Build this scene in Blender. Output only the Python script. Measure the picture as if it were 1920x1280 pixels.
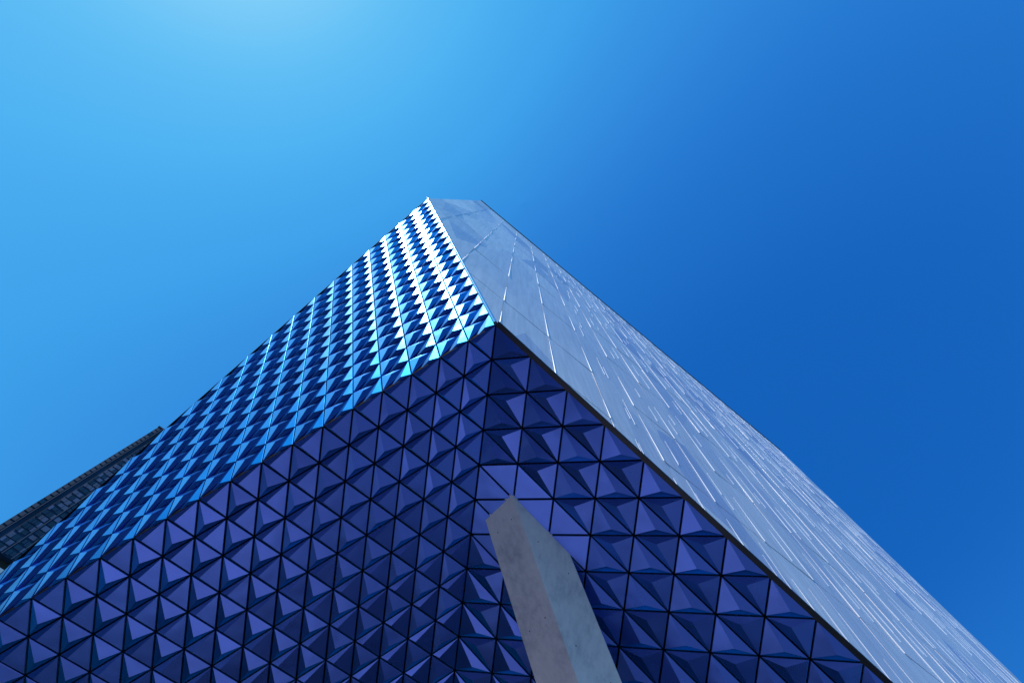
import bpy, bmesh, math, random
from mathutils import Vector, Matrix

for o in list(bpy.data.objects):
    bpy.data.objects.remove(o, do_unlink=True)
S = bpy.context.scene
COL = S.collection
V = Vector
rnd = random.Random(7)

# ------------------------------------------------------------------ camera
cam_d = bpy.data.cameras.new('camera')
cam_d.sensor_width = 36.0
cam_d.lens = 20.0
cam_d.clip_start = 0.05
cam_d.clip_end = 6000
cam = bpy.data.objects.new('camera', cam_d)
COL.objects.link(cam)
EYE = V((0, 0, 1.6))
rt = V((0.774428, -0.632399, 0.018208)); dn = V((0.617862, 0.749811, -0.236707)); fw = V((0.136041, 0.194563, 0.97141))
cam.matrix_world = Matrix(((rt.x, -dn.x, -fw.x, EYE.x), (rt.y, -dn.y, -fw.y, EYE.y), (rt.z, -dn.z, -fw.z, EYE.z), (0, 0, 0, 1)))
S.camera = cam
S.render.resolution_x, S.render.resolution_y = 1024, 682

# ------------------------------------------------------------------ sky and sun
SUN_EL, SUN_AZ = math.radians(56.8), math.radians(-170.5)      # azimuth from +x, counter-clockwise
SUN = V((math.cos(SUN_EL) * math.cos(SUN_AZ), math.cos(SUN_EL) * math.sin(SUN_AZ), math.sin(SUN_EL)))
w = bpy.data.worlds.new('World'); S.world = w
w.use_nodes = True
nt = w.node_tree; nt.nodes.clear()
out = nt.nodes.new('ShaderNodeOutputWorld'); bg = nt.nodes.new('ShaderNodeBackground')
sky = nt.nodes.new('ShaderNodeTexSky')
sky.sky_type = 'NISHITA'; sky.sun_disc = False
sky.sun_elevation = SUN_EL
sky.sun_rotation = math.radians(90) - SUN_AZ                    # rotation is measured clockwise from +y
sky.altitude = 0; sky.air_density = 1.0; sky.dust_density = 0.5; sky.ozone_density = 3.0
bg.inputs['Strength'].default_value = 0.12
def wmath(op, a, b):
    n = nt.nodes.new('ShaderNodeMath'); n.operation = op
    for k, q in enumerate((a, b)):
        if isinstance(q, float): n.inputs[k].default_value = q
        else: nt.links.new(q, n.inputs[k])
    return n.outputs[0]
# colour grade of the physical sky: its own brightness picks the photograph's deep azure to pale cyan
sep = nt.nodes.new('ShaderNodeSeparateColor'); nt.links.new(sky.outputs[0], sep.inputs[0])
lum = wmath('MULTIPLY', sep.outputs[1], 0.12)
cr = nt.nodes.new('ShaderNodeValToRGB'); el = cr.color_ramp.elements
stops = [(0.0, (0, 0, 0)), (0.13, (0.004, 0.10, 0.44)), (0.158, (0.008, 0.125, 0.51)), (0.185, (0.018, 0.182, 0.62)), (0.215, (0.034, 0.262, 0.735)),
         (0.26, (0.05, 0.36, 0.83)), (0.35, (0.08, 0.45, 0.89)), (0.50, (0.13, 0.53, 0.92)), (0.75, (0.26, 0.66, 0.96)), (1.0, (0.6, 0.88, 1.0))]
while len(el) < len(stops): el.new(0.5)
for e_, (p_, c_) in zip(el, stops): e_.position = p_; e_.color = (*c_, 1)
nt.links.new(lum, cr.inputs[0])
gain = wmath('MULTIPLY', wmath('MAXIMUM', lum, 1.0), 1 / 0.12)
vm = nt.nodes.new('ShaderNodeVectorMath'); vm.operation = 'SCALE'
nt.links.new(cr.outputs[0], vm.inputs[0]); nt.links.new(gain, vm.inputs['Scale'])
nt.links.new(vm.outputs[0], bg.inputs['Color']); nt.links.new(bg.outputs[0], out.inputs[0])
sd = bpy.data.lights.new('sun', 'SUN'); sd.energy = 4.4; sd.angle = math.radians(0.53); sd.color = (1.0, 0.96, 0.90)
so = bpy.data.objects.new('sun', sd); COL.objects.link(so)
so.rotation_euler = SUN.to_track_quat('Z', 'Y').to_euler(); so.location = (0, 0, 80)
S.view_settings.view_transform = 'Standard'; S.view_settings.look = 'None'
S.view_settings.gamma = 1.0; S.view_settings.exposure = 0.0

# ------------------------------------------------------------------ helpers
def tag(o, label=None, cat=None, group=None, kind=None):
    if label: o['label'] = label
    if cat: o['category'] = cat
    if group: o['group'] = group
    if kind: o['kind'] = kind
    return o

def empty(name, loc):
    o = bpy.data.objects.new(name, None); COL.objects.link(o); o.location = loc; o.empty_display_size = 0.3
    return o

def mesh_obj(name, verts, faces, mats, parent=None, fmat=None, bevel=0):
    me = bpy.data.meshes.new(name); me.from_pydata([tuple(v) for v in verts], [], faces)
    for m in (mats if isinstance(mats, (list, tuple)) else [mats]): me.materials.append(m)
    if fmat:
        for p, i in zip(me.polygons, fmat): p.material_index = i
    me.update()
    o = bpy.data.objects.new(name, me); COL.objects.link(o)
    if parent:
        o.parent = parent
        o.matrix_parent_inverse = Matrix.Translation(-root_loc(parent))
    if bevel:
        b = o.modifiers.new('bevel', 'BEVEL'); b.width = bevel; b.segments = 2; b.limit_method = 'ANGLE'
    return o

def root_loc(p):
    l = V((0, 0, 0))
    if p.type == 'EMPTY': l = V(p.location)
    return l

class MB:
    def __init__(self): self.v = []; self.f = []; self.m = []
    def face(self, pts, m=0):
        n = len(self.v); self.v += [V(p) for p in pts]; self.f.append(list(range(n, n + len(pts)))); self.m.append(m)
    def box(self, a, b, m=0):
        (x0, y0, z0), (x1, y1, z1) = a, b
        P = [V((x, y, z)) for z in (z0, z1) for y in (y0, y1) for x in (x0, x1)]
        self.hexa(P, m)
    def hexa(self, P, m=0):
        n = len(self.v); self.v += P
        for q in ((0, 2, 3, 1), (4, 5, 7, 6), (0, 1, 5, 4), (2, 6, 7, 3), (0, 4, 6, 2), (1, 3, 7, 5)):
            self.f.append([n + i for i in q]); self.m.append(m)
    def bar(self, p, q, wv, hv, m=0):            # box along p-q with half extents wv, hv
        P = [p - wv - hv, q - wv - hv, p + wv - hv, q + wv - hv, p - wv + hv, q - wv + hv, p + wv + hv, q + wv + hv]
        self.hexa(P, m)
    def build(self, name, mats, parent=None, bevel=0):
        return mesh_obj(name, self.v, self.f, mats, parent, self.m, bevel)

def new_mat(name):
    m = bpy.data.materials.new(name); m.use_nodes = True
    return m, m.node_tree, m.node_tree.nodes['Principled BSDF']

def ramp(nt, stops, interp='LINEAR'):
    r = nt.nodes.new('ShaderNodeValToRGB'); r.color_ramp.interpolation = interp
    e = r.color_ramp.elements
    while len(e) < len(stops): e.new(0.5)
    for el, (p, c) in zip(e, stops): el.position = p; el.color = (*c, 1)
    return r

def noise(nt, scale, detail=4, rough=0.5, coord='Object', vec=None):
    tc = nt.nodes.new('ShaderNodeTexCoord'); n = nt.nodes.new('ShaderNodeTexNoise')
    n.inputs['Scale'].default_value = scale; n.inputs['Detail'].default_value = detail; n.inputs['Roughness'].default_value = rough
    if vec is not None:
        mp = nt.nodes.new('ShaderNodeMapping'); mp.inputs['Scale'].default_value = vec
        nt.links.new(tc.outputs[coord], mp.inputs[0]); nt.links.new(mp.outputs[0], n.inputs['Vector'])
    else: nt.links.new(tc.outputs[coord], n.inputs['Vector'])
    return n

# pearlescent blue enamel: the hue shifts with the angle of view, as on the real panels
def pearl(name, stops, rough=0.22, metallic=0.85, wob=0.02):
    m, t, b = new_mat(name)
    lw = t.nodes.new('ShaderNodeLayerWeight'); lw.inputs['Blend'].default_value = 0.5
    r = ramp(t, stops)
    t.links.new(lw.outputs['Facing'], r.inputs[0])
    geo = t.nodes.new('ShaderNodeNewGeometry')
    hsv = t.nodes.new('ShaderNodeHueSaturation')
    mr = t.nodes.new('ShaderNodeMapRange'); mr.inputs['To Min'].default_value = 0.88; mr.inputs['To Max'].default_value = 1.10
    t.links.new(geo.outputs['Random Per Island'], mr.inputs[0]); t.links.new(mr.outputs[0], hsv.inputs['Value'])
    t.links.new(r.outputs[0], hsv.inputs['Color']); t.links.new(hsv.outputs[0], b.inputs['Base Color'])
    b.inputs['Metallic'].default_value = metallic
    n = noise(t, 3.0, 3)
    rr = t.nodes.new('ShaderNodeMapRange'); rr.inputs['To Min'].default_value = rough - 0.05; rr.inputs['To Max'].default_value = rough + 0.07
    t.links.new(n.outputs[0], rr.inputs[0]); t.links.new(rr.outputs[0], b.inputs['Roughness'])
    n2 = noise(t, 2.2, 1)
    bp = t.nodes.new('ShaderNodeBump'); bp.inputs['Strength'].default_value = 0.6; bp.inputs['Distance'].default_value = wob
    t.links.new(n2.outputs[0], bp.inputs['Height']); t.links.new(bp.outputs[0], b.inputs['Normal'])
    b.inputs['Specular Tint'].default_value = (0.5, 0.75, 1.0, 1)
    return m

M = {}
M['panel'] = pearl('blue_pearl_shaded', [(0.0, (0.10, 0.18, 0.70)), (0.16, (0.08, 0.185, 0.70)), (0.33, (0.03, 0.19, 0.74)), (0.40, (0.02, 0.32, 1.0)), (0.48, (0.02, 0.40, 1.0)), (0.53, (0.01, 0.42, 1.0)), (0.60, (0.20, 0.60, 1.0)), (0.70, (0.26, 0.64, 1.0)), (0.80, (0.01, 0.16, 0.60)), (1.0, (0.01, 0.10, 0.45))], 0.28, 0.80)

def simple(name, col, rough=0.5, metallic=0.0, var=0.15, scale=4.0, spec=0.5):
    m, t, b = new_mat(name)
    n = noise(t, scale, 5)
    a = tuple(c * (1 - var) for c in col); c2 = tuple(min(1, c * (1 + var)) for c in col)
    r = ramp(t, [(0.3, a), (0.7, c2)]); t.links.new(n.outputs[0], r.inputs[0]); t.links.new(r.outputs[0], b.inputs['Base Color'])
    b.inputs['Roughness'].default_value = rough; b.inputs['Metallic'].default_value = metallic
    b.inputs['Specular IOR Level'].default_value = spec
    return m
M['black'] = simple('black_gasket', (0.006, 0.008, 0.014), 0.8, spec=0.05)
M['trim'] = simple('dark_aluminium_trim', (0.025, 0.03, 0.04), 0.4, 0.5)
M['edge'] = simple('bright_aluminium_edge', (0.55, 0.60, 0.80), 0.09, 1.0, 0.04)
M['asphalt'] = simple('asphalt', (0.12, 0.15, 0.19), 0.85, 0, 0.25, 0.8)
M['paving'] = simple('reflection_paving', (0.55, 0.47, 0.53), 0.8, 0, 0.35, 0.35)
M['granite'] = simple('dark_granite_paving', (0.15, 0.165, 0.20), 0.7, 0, 0.2, 0.8)
M['paint'] = simple('road_paint', (0.75, 0.75, 0.72), 0.6, 0, 0.08)
M['roof'] = simple('roof_membrane', (0.35, 0.35, 0.36), 0.8)
M['inner'] = simple('dark_interior', (0.05, 0.055, 0.07), 0.7)

# ------------------------------------------------------------------ lattice of the folded cladding
C = V((0.95577, 1.89762, 11.38039))
U = V((-0.20609, 0.50614, -0.14803)); VV = V((0.33096, 0.52094, -0.12134))
W = V((0.79197, 0.0, -0.29538)); T = V((-0.17556, 0.0, 0.48892))

def px(P):
    d = P - EYE; z = d.dot(fw)
    if z < 0.2: return None
    return (960 + 1066.67 * d.dot(rt) / z, 640 + 1066.67 * d.dot(dn) / z)
def in_view(pts, mx=260, my=260):
    for p in pts:
        q = px(p)
        if q and -mx < q[0] < 1920 + mx and -my < q[1] < 1280 + my: return True
    return False

jr = random.Random(3)
def pyramid(mb, tri, bary, depth, N, gap=0.0145, lip=0.006, low=0.0):
    """one folded panel: returned edges, a thin lip and three facets rising to an off-centre apex"""
    a, b, c = tri
    hs = [0.0, 0.0, -low]
    if (b - a).cross(c - a).dot(N) < 0: a, b, c = a, c, b; bary = (bary[0], bary[2], bary[1]); hs = [0.0, -low, 0.0]
    cen = (a + b + c) / 3
    def inset(g):
        out = []
        P = [a, b, c]
        for i in range(3):
            p, q, r = P[i], P[(i + 1) % 3], P[(i - 1) % 3]
            d1 = (q - p).normalized(); d2 = (r - p).normalized()
            s = math.sqrt(max(1e-6, (1 - d1.dot(d2)) / 2))      # sin of half angle
            out.append(p + (d1 + d2).normalized() * (g / s))
        return out
    o = inset(gap); i2 = inset(gap + lip)
    tl = [jr.uniform(-0.0022, 0.0022) for _ in range(3)]
    tl = [p + q for p, q in zip(tl, hs)]
    base_n = V((a * bary[0] + b * bary[1] + c * bary[2]))
    o = [p + N * q for p, q in zip(o, tl)]; i2 = [p + N * q for p, q in zip(i2, tl)]
    depth *= jr.uniform(0.94, 1.06)
    n = len(mb.v)
    back = [p - N * (0.05 + low) for p in o]; rim = [p - N * lip * 0.6 for p in o]
    mb.v += back + rim + i2
    for k in range(3):
        l = (k + 1) % 3
        mb.f.append([n + k, n + l, n + 3 + l, n + 3 + k]); mb.m.append(0)
        mb.f.append([n + 3 + k, n + 3 + l, n + 6 + l, n + 6 + k]); mb.m.append(0)
    if depth == 0:
        mb.f.append([n + 6, n + 7, n + 8]); mb.m.append(0)
    else:
        ap = base_n + N * depth
        mb.v.append(ap)
        for k in range(3):
            mb.f.append([n + 6 + k, n + 6 + (k + 1) % 3, n + 9]); mb.m.append(0)

B0 = V((1.0, 1.9, 0.0))
hall = empty('angular_glass_building', B0)
tag(hall, 'angular building with blue pyramid-clad underside, cyan sunlit flank and pale glass wall', 'building')

def nrm(a, b):
    n = a.cross(b).normalized()
    return -n if n.dot(C - EYE) > 0 else n
NL, NR, NF = nrm(U, VV), nrm(W, VV), nrm(U, T)

# left soffit
DL, DR = 0.050, 0.058
mb = MB()
x0, x1 = 0.308, 0.206
for i in range(0, 24):
    for j in range(0, 16):
        P = lambda a, b: C + U * a + VV * b
        if i >= 1:
            tri = (P(i, j), P(i - 1, j), P(i - 1, j + 1))
            if in_view(tri): pyramid(mb, tri, (1 - x0, x0 - x1, x1), DL, NL)
            tri = (P(i, j), P(i - 1, j + 1), P(i, j + 1))
            if in_view(tri): pyramid(mb, tri, (x1, x0, 1 - x0 - x1) if False else (x1, x0, 1 - x0 - x1), DL, NL)
soffit_l = mb.build('soffit_cladding', M['panel'], hall)
tag(soffit_l, 'left half of the underside, folded blue panels on a slanting triangular grid')

# right soffit; some panels round the column head are flat
flatU = {(0, 3), (1, 3), (0, 4), (1, 4), (2, 3), (0, 5), (1, 5)}
flatL = {(0, 4), (1, 3), (0, 5), (2, 3), (1, 4), (2, 4), (1, 5), (2, 5)}
mb = MB(); mf = MB()
y0, y1 = 0.470, 0.335
for i in range(0, 20):
    for j in range(0, 20):
        P = lambda a, b: C + W * a + VV * b
        tri = (P(i, j), P(i, j + 1), P(i + 1, j))
        if in_view(tri):
            fl = (i, j) in flatL
            pyramid(mf if fl else mb, tri, (1 - y0 - y1, y1, y0), 0 if fl else DR, NR)
        tri = (P(i, j + 1), P(i + 1, j), P(i + 1, j + 1))
        if in_view(tri):
            fl = (i, j) in flatU
            pyramid(mf if fl else mb, tri, (y0, y1, 1 - y0 - y1), 0 if fl else DR, NR)
soffit_r = mb.build('soffit_cladding', M['panel'], hall)
tag(soffit_r, 'right half of the underside, folded blue panels in level rows')
fp = mf.build('flat_panels', M['panel'], soffit_r)
tag(fp, 'flat violet panels left unfolded round the column head')

# leaning sunlit flank
mb = MB()
z0, z1 = 0.36, 0.12
for i in range(0, 20):
    for k in range(0, 20):
        P = lambda a, b: C + U * a + T * b
        if i + k + 1 <= 20:
            pyramid(mb, (P(i, k), P(i, k + 1), P(i + 1, k)), (0.48, 0.17, 0.35), 0.016, NF, 0.010, 0.006, 0.065)
        if i >= 1 and i + k + 1 <= 20:
            pyramid(mb, (P(i, k), P(i, k + 1), P(i - 1, k + 1)), (0.29, 0.34, 0.37), 0.018, NF, 0.010, 0.006, 0.075)
flank = mb.build('flank_cladding', M['panel'], hall)
tag(flank, 'leaning triangular flank of sunlit cyan folded panels')

# black backing behind the joints
def backing(name, quad, N, parent, m='black', off=0.052, th=0.12):
    mbk = MB(); q = [p - N * off for p in quad]; r = [p - N * (off + th) for p in quad]
    mbk.face(q); mbk.face(list(reversed(r)))
    for k in range(len(q)):
        l = (k + 1) % len(q); mbk.face([q[l], q[k], r[k], r[l]])
    return mbk.build(name, M[m], parent)
backing('joint_backing', [C, C + U * 22, C + U * 22 + VV * 14, C + VV * 14], NL, soffit_l)
backing('joint_backing', [C, C + VV * 14, C + W * 32 + VV * 14, C + W * 36], NR, soffit_r)
A = C + T * 20; D = C + U * 20
backing('joint_backing', [C, D, A], NF, flank, off=0.13)
mb = MB(); sd_ = NF.cross(U).normalized(); sd_ = sd_ if sd_.z > 0 else -sd_
mb.bar(C - NF * 0.07 + sd_ * 0.012, D - NF * 0.07 + sd_ * 0.012, sd_ * 0.012, NF * 0.06)
mb.build('lower_gasket', M['black'], flank)
# fold strip between the two soffits
mb = MB(); side = (NL.cross(VV)).normalized()
nn = (NL + NR).normalized()
mb.bar(C - nn * 0.04, C + VV * 14 - nn * 0.04, VV.cross(nn).normalized() * 0.010, nn * 0.03)
mb.build('fold_gasket', M['black'], hall)

# ------------------------------------------------------------------ glass wall
GY = 1.8976
ZR = 46.3; XL = A.x; XR = 29.6
def zbot(x):            # lower edge, following the soffit
    if x < C.x: return C.z + (x - C.x) * T.z / T.x
    return C.z + (x - C.x) * W.z / W.x + 0.15
def glass_mat():
    m, t, b = new_mat('white_fritted_glass')
    b.inputs['Base Color'].default_value = (0.45, 0.50, 0.68, 1)
    b.inputs['Roughness'].default_value = 0.22
    b.inputs['IOR'].default_value = 1.20
    geo = t.nodes.new('ShaderNodeNewGeometry')
    tc = t.nodes.new('ShaderNodeTexCoord'); mp = t.nodes.new('ShaderNodeMapping')
    mp.inputs['Scale'].default_value = (0.75, 1, 0.22); mp.inputs['Rotation'].default_value = (0, math.radians(24), 0)
    vo = t.nodes.new('ShaderNodeTexVoronoi'); vo.inputs['Scale'].default_value = 1.0
    t.links.new(tc.outputs['Object'], mp.inputs[0]); t.links.new(mp.outputs[0], vo.inputs['Vector'])
    sep = t.nodes.new('ShaderNodeSeparateColor'); t.links.new(vo.outputs['Color'], sep.inputs[0])
    r = ramp(t, [(0.0, (0.55, 0.58, 0.78)), (0.3, (0.88, 0.84, 0.90)), (1.0, (0.97, 0.92, 0.95))])
    t.links.new(sep.outputs[0], r.inputs[0])
    mr = t.nodes.new('ShaderNodeMapRange'); mr.inputs['To Min'].default_value = 0.9; mr.inputs['To Max'].default_value = 1.1
    t.links.new(geo.outputs['Random Per Island'], mr.inputs[0])
    h = t.nodes.new('ShaderNodeHueSaturation'); t.links.new(mr.outputs[0], h.inputs['Value']); t.links.new(r.outputs[0], h.inputs['Color'])
    fn = noise(t, 1.0, 4, 0.6, vec=(7.0, 1, 0.45)); fr = t.nodes.new('ShaderNodeMapRange'); fr.inputs['From Min'].default_value = 0.3; fr.inputs['From Max'].default_value = 0.7; fr.inputs['To Min'].default_value = 0.84; fr.inputs['To Max'].default_value = 1.08
    h2 = t.nodes.new('ShaderNodeHueSaturation'); t.links.new(fn.outputs[0], fr.inputs[0]); t.links.new(fr.outputs[0], h2.inputs['Value']); t.links.new(h.outputs[0], h2.inputs['Color'])
    t.links.new(h2.outputs[0], b.inputs['Base Color'])
    n = noise(t, 0.9, 2, vec=(1, 1, 0.35)); bp = t.nodes.new('ShaderNodeBump'); bp.inputs['Distance'].default_value = 0.03; bp.inputs['Strength'].default_value = 0.5
    t.links.new(n.outputs[0], bp.inputs['Height']); t.links.new(bp.outputs[0], b.inputs['Normal'])
    return m
M['glass'] = glass_mat()
floors = [0.4 + 4.22 * k for k in range(-1, 12)]
zs = [5.6, 9.8 , 14.1, 18.4, 22.65, 26.9, 31.15, 35.4, 39.65, 43.9, ZR]
zs = [1.3, 5.6, 11.2, 14.1, 18.4, 22.65, 26.9, 31.15, 35.4, 39.65, 43.9, ZR]
MX = 1.29
xs = [XL, -1.6] + [1.02 + MX * k for k in range(-1, 40) if 1.02 + MX * k < XR - 0.5] + [XR]
panes = []
for xi in range(len(xs) - 1):
    for zi in range(len(zs) - 1):
        xa, xb, za, zb = xs[xi], xs[xi + 1], zs[zi], zs[zi + 1]
        poly = [V((xa, 0, za)), V((xb, 0, za)), V((xb, 0, zb)), V((xa, 0, zb))]
        # clip by the slanting lower edges
        def clip(poly, f):
            outp = []
            for k in range(len(poly)):
                p, q = poly[k], poly[(k + 1) % len(poly)]
                fp_, fq = f(p), f(q)
                if fp_ >= 0: outp.append(p)
                if (fp_ >= 0) != (fq >= 0): outp.append(p.lerp(q, fp_ / (fp_ - fq)))
            return outp
        poly = clip(poly, lambda p: p.z - (C.z + (p.x - C.x) * T.z / T.x))if xa < C.x else poly
        if poly: poly = clip(poly, lambda p: p.z - (C.z + 0.066 + (p.x - C.x) * W.z / W.x))
        if len(poly) < 3: continue
        # drop hairline pieces
        ar = sum((poly[k].x * poly[(k + 1) % len(poly)].z - poly[(k + 1) % len(poly)].x * poly[k].z) for k in range(len(poly))) / 2
        if abs(ar) < 0.02: continue
        q = [px(V((p.x, GY, p.z))) for p in poly]
        if any(k is None for k in q): scr = 0
        else:
            q = [(min(max(k[0], 0), 1920), min(max(k[1], 0), 1280)) for k in q]
            scr = abs(sum(q[k][0] * q[(k + 1) % len(q)][1] - q[(k + 1) % len(q)][0] * q[k][1] for k in range(len(q)))) / 2
        panes.append((scr, poly))
panes.sort(key=lambda s: -s[0])
wall = MB()
gw = [V((XL, 0, A.z)), V((C.x, 0, C.z + 0.1)), V((XR, 0, max(0.2, zbot(XR)))), V((XR, 0, ZR)), V((XL, 0, ZR))]
wall_o = [V((p.x, GY + 0.06, p.z)) for p in gw]; wall_i = [V((p.x, GY + 0.35, p.z)) for p in gw]
wall.face(wall_o); wall.face(list(reversed(wall_i)))
for k in range(5): wall.face([wall_o[k], wall_i[k], wall_i[(k + 1) % 5], wall_o[(k + 1) % 5]])
gwall = wall.build('glass_wall', M['trim'], hall)
tag(gwall, 'tall pale glass wall rising above the slanting edge')
def pane_into(mb, poly):
    cx = sum(p.x for p in poly) / len(poly); cz = sum(p.z for p in poly) / len(poly)
    tx = rnd.uniform(-1, 1) * 0.006; tz = rnd.uniform(-1, 1) * 0.003
    g = 0.012
    pts = []
    for p in poly:
        d = V((cx - p.x, 0, cz - p.z)); L = d.length
        q = p + d * (g * 1.3 / L)
        pts.append(V((q.x, GY - (q.x - cx) * tx - (q.z - cz) * tz, q.z)))
    mb.face(pts)
    bk = [p + V((0, 0.03, 0)) for p in pts]
    for k in range(len(pts)): mb.face([pts[k], bk[k], bk[(k + 1) % len(pts)], pts[(k + 1) % len(pts)]])
rest = MB()
for idx, (scr, poly) in enumerate(panes):
    if idx < 100 and scr > 0:
        m1 = MB(); pane_into(m1, poly); m1.build('glass_pane', M['glass'], hall)
    else: pane_into(rest, poly)
r_ = rest.build('glass_pane', M['glass'], hall); tag(r_, kind='stuff')
# slim strips shaped as reflected light streaks, at mullions and between them
M['streak'] = simple('pale_streak_fin', (0.66, 0.72, 0.88), 0.55, 0.3, 0.05)
streaks = []
def add_streak(x, lo, top, wd):
    a, b = V((x, GY - 0.004, lo)), V((x, GY - 0.004, top))
    q1, q2 = px(a), px(b)
    ln = 0
    if q1 and q2 and (in_view([a], 0, 0) or in_view([b], 0, 0)): ln = math.hypot(q1[0] - q2[0], q1[1] - q2[1])
    streaks.append((ln, a, b, wd))
for n_, x in enumerate(xs[1:-1]):
    for zi in range(len(zs) - 1):
        za, zb = zs[zi], zs[zi + 1]
        lo = max(za, zbot(x) + 0.02)
        if lo > zb - 0.3: continue
        add_streak(x, lo, lo + (zb - lo) * rnd.uniform(0.35, 0.95), 0.009)
        for rep_ in range(2 if x > 3 else 0):
            xx = x + MX * rnd.uniform(0.3, 0.7); l2 = max(za + (zb - za) * rnd.uniform(0.05, 0.5), zbot(xx) + 0.05)
            add_streak(xx, l2, min(zb - 0.1, l2 + rnd.uniform(0.5, 1.6)), 0.005)
streaks.sort(key=lambda q: -q[0])
rest = MB()
for k, (ln, a, b, wd) in enumerate(streaks):
    m1 = MB() if (k < 100 and ln > 0) else rest
    m1.face([a + V((-wd, 0, 0)), a + V((0, -wd * 1.5, 0)), b + V((0, -0.003, 0)), b + V((-0.002, 0, 0))])
    m1.face([a + V((0, -wd * 1.5, 0)), a + V((wd, 0, 0)), b + V((0.002, 0, 0)), b + V((0, -0.003, 0))])
    m1.face([a + V((-wd, 0, 0)), a + V((wd, 0, 0)), a + V((0, -wd * 1.5, 0))])
    if m1 is not rest: m1.build('streak_fin', M['streak'], gwall)
r_ = rest.build('streak_fin', M['streak'], gwall); tag(r_, kind='stuff')

# trims
mb = MB()
Wd = W.normalized(); up_w = V((0, -1, 0)).cross(Wd).normalized()
if up_w.z < 0: up_w = -up_w
e = C + V((0, -0.02, 0)); L_ = 34.0
mb.bar(e + up_w * 0.028, e + Wd * L_ + up_w * 0.028, V((0, 0.05, 0)), up_w * 0.028)
k = 1.0
while k < 20:
    mb.bar(e + Wd * (k) + up_w * 0.028 + V((0, -0.004, 0)), e + Wd * (k + 0.02) + up_w * 0.028 + V((0, -0.004, 0)), V((0, 0.05, 0)), up_w * 0.029)
    k += 1.69
mb.build('edge_trim', M['trim'], hall, 0.004)
def tube(mb, a, b, r, n=12):
    d = (b - a).normalized(); s = d.orthogonal().normalized(); t2 = d.cross(s)
    base = len(mb.v)
    for p in (a, b):
        for k in range(n):
            an = 2 * math.pi * k / n; mb.v.append(p + s * (r * math.cos(an)) + t2 * (r * math.sin(an)))
    for k in range(n):
        l = (k + 1) % n; mb.f.append([base + k, base + l, base + n + l, base + n + k]); mb.m.append(0)
mb = MB(); tube(mb, C + T * 0.1 - V((0, 0.0, 0)), A, 0.034, 24)
ed = mb.build('corner_edge', M['edge'], hall); tag(ed, 'bright rounded metal edge catching the sun')
for p in ed.data.polygons: p.use_smooth = True
mb = MB(); mb.box((XL - 0.03, GY - 0.05, ZR), (XR + 0.03, GY + 0.3, ZR + 0.08))
mb.build('roof_coping', M['trim'], hall)

mb = MB(); te = (D - A).normalized(); ts = NF.cross(te).normalized(); ts = ts if ts.z > 0 else -ts
mb.bar(A + ts * 0.006 - NF * 0.05, D + ts * 0.006 - NF * 0.05, ts * 0.006, NF * 0.04)
mb.build('upper_coping', M['black'], flank)
# hidden sides of the building
mb = MB()
yb = 32.0; dd = (D - A); xe = A.x + dd.x / dd.y * (yb - A.y)
Rf = [V((XL, GY + 0.36, ZR - 0.05)), V((XR, GY + 0.36, ZR - 0.05)), V((XR, yb, ZR - 0.05)), V((xe, yb, ZR - 0.05))]
mb.face(Rf)
mb.face([V((XR, GY + 0.36, ZR)), V((XR, GY + 0.36, 0)), V((XR, yb, 0)), V((XR, yb, ZR))])
mb.face([V((xe, yb, 0)), V((xe, yb, ZR)), V((XR, yb, ZR)), V((XR, yb, 0))])
mb.face([V(A) + V((0, 0.3, 0)), V((XL, A.y + 0.3, ZR)), V((xe, yb, ZR)), V((xe, yb, 0)), V((D.x, D.y, 0)), D + V((0.05, 0, 0))])
mb.build('rear_walls', M['roof'], hall)
mb = MB()
a, b, c = C + VV * 14, C + VV * 14 + U * 22, C + VV * 14 + W * 31
mb.face([a, b, V((b.x, b.y, 0)), V((a.x, a.y, 0))]); mb.face([a, V((a.x, a.y, 0)), V((c.x, c.y, 0)), c])
mb.build('entrance_glazing', M['inner'], hall)

# ------------------------------------------------------------------ leaning concrete column
def concrete():
    m, t, b = new_mat('board_marked_concrete')
    n = noise(t, 1.3, 6, 0.62); n2 = noise(t, 9, 5, 0.7, vec=(1, 1, 0.35)); n3 = noise(t, 60, 3, 0.6)
    mx = t.nodes.new('ShaderNodeMath'); mx.operation = 'MULTIPLY_ADD'; mx.inputs[1].default_value = 0.45
    t.links.new(n2.outputs[0], mx.inputs[0]); 
    sc = t.nodes.new('ShaderNodeMath'); sc.operation = 'MULTIPLY'; sc.inputs[1].default_value = 0.55
    t.links.new(n.outputs[0], sc.inputs[0]); t.links.new(sc.outputs[0], mx.inputs[2])
    r = ramp(t, [(0.36, (0.46, 0.49, 0.58)), (0.5, (0.68, 0.70, 0.77)), (0.68, (0.80, 0.81, 0.86))])
    t.links.new(mx.outputs[0], r.inputs[0]); t.links.new(r.outputs[0], b.inputs['Base Color'])
    b.inputs['Roughness'].default_value = 0.75
    ad = t.nodes.new('ShaderNodeMath'); ad.operation = 'ADD'; t.links.new(n2.outputs[0], ad.inputs[0]); t.links.new(n3.outputs[0], ad.inputs[1])
    bp = t.nodes.new('ShaderNodeBump'); bp.inputs['Distance'].default_value = 0.012; bp.inputs['Strength'].default_value = 0.5
    t.links.new(ad.outputs[0], bp.inputs['Height']); t.links.new(bp.outputs[0], b.inputs['Normal'])
    return m
M['concrete'] = concrete()
def onR(p):
    d = V(((p[0] - 960) / 1066.67, (p[1] - 640) / 1066.67, 1)); d = rt * d.x + dn * d.y + fw * d.z
    return EYE + d * ((C - EYE).dot(NR) / d.dot(NR))
def rayp(p):
    d = rt * ((p[0] - 960) / 1066.67) + dn * ((p[1] - 640) / 1066.67) + fw
    return d.normalized()
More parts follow.
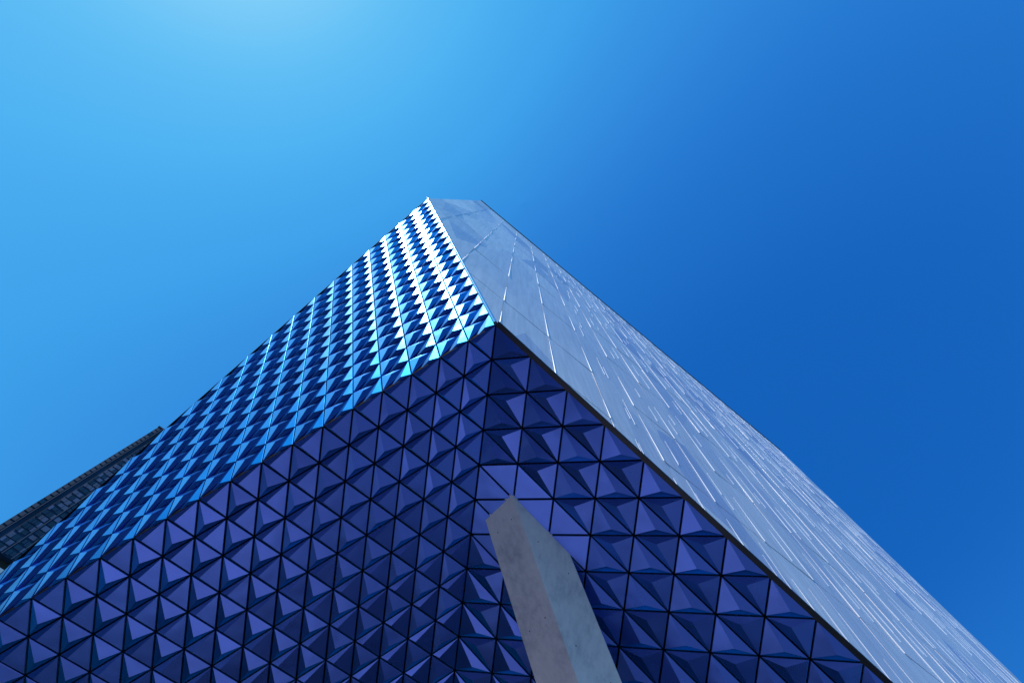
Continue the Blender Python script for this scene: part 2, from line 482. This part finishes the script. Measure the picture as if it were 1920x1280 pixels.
T1, T2, T3 = V((2.964, 4.637, 10.643)), V((3.005, 3.939, 10.624)), V((4.306, 3.960, 10.139))
T4 = T1 + (T3 - T2)
cd = rayp((420, -600))
colm = empty('concrete_column', V((T2.x, T2.y, 0)) - V((cd.x, cd.y, 0)) * (T2.z / cd.z))
tag(colm, 'leaning grey concrete column propping the blue folded underside', 'column')
mb = MB()
def ring(s, g=0.0):
    cen = (T1 + T2 + T3 + T4) / 4
    out = []
    for p in (T1, T2, T3, T4):
        q = p + (p - cen).normalized() * g
        if p is T3 or p is T4: q = q + (T3 - T2).normalized() * (0.022 * s)
        out.append(q - cd * s)
    return out
js = 4.0
rings = [ring(-0.03), ring(js - 0.012), ring(js, -0.02), ring(js + 0.012), ring(js + 4.6), ring(js + 4.612, -0.02), ring(js + 4.624)]
last = [p - cd * ((p.z + 0.3) / cd.z) + ((T3 - T2).normalized() * 0.29 if k_ > 1 else V((0, 0, 0))) for k_, p in enumerate((T1, T2, T3, T4))]
rings.append(last)
n0 = 0
for rg in rings: mb.v += rg
for k in range(len(rings) - 1):
    for q in range(4):
        l = (q + 1) % 4
        mb.f.append([4 * k + q, 4 * k + 4 + q, 4 * k + 4 + l, 4 * k + l]); mb.m.append(0)
mb.f.append([3, 2, 1, 0]); mb.m.append(0)
co = mb.build('shaft', M['concrete'], colm, 0.018)
M['hole'] = simple('tie_hole_shadow', (0.06, 0.06, 0.07), 0.9)
def tie_hole(fa, fb, s_, u_):
    p = fa.lerp(fb, u_) - cd * s_
    nf = (fb - fa).cross(cd).normalized(); cen = (T1 + T2 + T3 + T4) / 4 - cd * s_
    if nf.dot(p - cen) < 0: nf = -nf
    e1 = (fb - fa).normalized(); e2 = nf.cross(e1); m1 = MB(); r = 0.011
    m1.face([p + nf * 0.002 + e1 * (r * math.cos(k * math.pi / 5)) + e2 * (r * math.sin(k * math.pi / 5)) for k in range(10)])
    m1.build('tie_hole', M['hole'], colm)
for s_ in (0.35, 2.0, 3.2, 4.9, 6.4):
    for u_ in (0.25, 0.75):
        tie_hole(T1, T2, s_, u_); tie_hole(T2, T3, s_ + 0.25, u_)

# ------------------------------------------------------------------ tower behind
K = 5.2
KX = lambda x: x * K
KZ = lambda z: 1.6 + (z - 1.6) * K
TX0, TX1, TY, TZ = KX(-14.42), KX(2.0), 40.0 * K, KZ(54.45)
tower = empty('dark_glass_tower', V((KX(-8), TY, 0)))
tag(tower, 'distant dark glass high-rise rising behind the cyan flank', 'tower')
M['tw'] = simple('tower_wall', (0.008, 0.026, 0.06), 0.6, 0, 0.3, 0.1, 0.1)
M['tstrip'] = simple('tower_panel', (0.012, 0.04, 0.08), 0.5, 0, 0.3, 0.2, 0.15)
M['twin'] = simple('tower_window', (0.006, 0.026, 0.06), 0.2, 0, 0.3, 0.3, 0.25)
M['twin_pale'] = simple('tower_window_pale', (0.012, 0.060, 0.15), 0.4, 0, 0.4, 0.3, 0.25)  # a lighter blue for some window cells, picked at random
M['tline'] = simple('tower_mullion', (0.015, 0.045, 0.10), 0.5, 0)
M['tblack'] = simple('tower_recess', (0.004, 0.004, 0.004), 0.8)
M['tpale'] = simple('tower_sill', (0.30, 0.42, 0.50), 0.5)
zr = KZ(34.9)
mb = MB(); mb.box((TX0, TY, zr), (TX1, TY + 60, TZ)); mb.build('wall', M['tw'], tower)
mb = MB(); mb.box((TX0 + 2, TY + 2, KZ(33.9)), (TX1, TY + 58, zr)); mb.build('recessed_storey', M['tblack'], tower)
mb = MB(); mb.box((TX0 - 1, TY - 1, KZ(33.5)), (TX1, TY + 61, KZ(33.9))); mb.build('podium_ledge', M['tpale'], tower)
mb = MB(); mb.box((TX0, TY, -0.1), (TX1, TY + 60, KZ(33.5))); mb.build('lower_wall', M['tw'], tower)
mb = MB(); mb.box((TX0 - 0.3, TY - 0.3, TZ), (TX1, TY + 60.3, TZ + 0.8)); mb.build('parapet', M['tw'], tower)
fz = 3.05
groups = {}
k = 0; allw = []
while True:
    zt = TZ - 1.0 - k * fz; k += 1
    if zt < zr + fz: break
    allw.append((KX(-14.40), KX(-14.08), zt - fz * 0.72, zt, 'tstrip' if rnd.random() < 0.9 else 'twin'))
    x = -13.55
    while x < -12.75:
        ww = rnd.choice((0.22, 0.36))
        allw.append((KX(x), KX(x + ww - 0.03), zt - fz * rnd.uniform(0.6, 0.85), zt, 'twin_pale' if rnd.random() < 0.42 else 'twin')); x += ww
    x = -12.55
    while x < -11.2:
        ww = rnd.choice((0.3, 0.5))
        allw.append((KX(x), KX(x + ww - 0.04), zt - fz * rnd.uniform(0.6, 0.85), zt, 'twin_pale' if rnd.random() < 0.22 else 'twin')); x += ww
def wkey(q):
    a = px(V((q[0], TY, q[2]))); 
    return -1 if (a is None or a[0] < -20 or a[1] > 1120) else (1000 - a[0] if q[4] != 'twin' else 300 - a[0])
allw.sort(key=lambda q: -wkey(q))
rest = {}
for n_, (xa, xb, za, zb, mt) in enumerate(allw):
    m1 = MB() if n_ < 100 else rest.setdefault(mt, MB())
    m1.box((xa, TY - 0.18, za), (xb, TY + 0.02, zb))
    if n_ < 100: m1.build('window', M[mt], tower)
for mt, m1 in rest.items():
    o = m1.build('window', M[mt], tower); tag(o, kind='stuff')
for x in (-13.98, -12.64, -11.93):
    mb = MB(); mb.box((KX(x) - 0.10, TY - 0.3, zr), (KX(x) + 0.10, TY - 0.001, TZ)); mb.build('mullion', M['tline'], tower)

# ------------------------------------------------------------------ ground
def sheet(name, x0, x1, y0, y1, z, mat, label=None):
    me = MB(); me.face([V((x0, y0, z)), V((x1, y0, z)), V((x1, y1, z)), V((x0, y1, z))])
    o = me.build(name, mat); tag(o, kind='structure'); return o
sheet('ground', -3000, 3000, -3000, 3000, -0.15, M['asphalt'])
mb = MB(); mb.box((-7.5, 2.2, -0.14), (60, 60, 0.0)); o = mb.build('pavement', M['granite']); tag(o, kind='structure')
sheet('added_forecourt', -5.0, 4.4, 3.6, 9.4, 0.004, M['paving'])  # unseen pale patch, added so the underside reflects mauve

# ------------------------------------------------------------------ unseen houses added across the street, dark shapes for the flank to reflect
M['brick'] = simple('brown_brick', (0.30, 0.24, 0.22), 0.85, 0, 0.25, 3.0)
M['render'] = simple('grey_render', (0.32, 0.34, 0.38), 0.85, 0, 0.2, 2.0)
M['shopglass'] = simple('shop_glass', (0.05, 0.06, 0.08), 0.1)
def house(y0, y1, h, mat, label, nfl):
    r = empty('added_house', V((-20, (y0 + y1) / 2, 0))); tag(r, label, 'building', 'unseen houses added for reflections')
    m1 = MB(); m1.box((-32, y0, -0.15), (-20, y1, h)); m1.build('wall', M[mat], r)
    m1 = MB(); m1.box((-32.2, y0, h), (-19.8, y1, h + 0.5)); m1.build('cornice', M['roof'], r)
    n = int((y1 - y0 - 1) // 2.6)
    for f in range(nfl):
        zz = 4.6 + f * (h - 5.2) / nfl
        for k in range(n):
            yy = y0 + 1.0 + k * (y1 - y0 - 1) / n
            m1 = MB(); m1.box((-20.02, yy, zz), (-19.95, yy + 1.1, zz + 1.7)); m1.build('window', M['shopglass'], r)
    m1 = MB(); m1.box((-20.02, y0 + 0.6, 0.4), (-19.93, y1 - 0.6, 3.4)); m1.build('shop_front', M['shopglass'], r)
house(-34, -1.2, 27.5, 'render', 'added tall grey rendered house, out of view across the street', 6)
house(-1.1, 6.0, 21.0, 'brick', 'added narrow brown brick house, out of view across the street', 5)
house(6.1, 34.0, 16.5, 'render', 'added lower grey house, out of view, with a long shop front', 3)
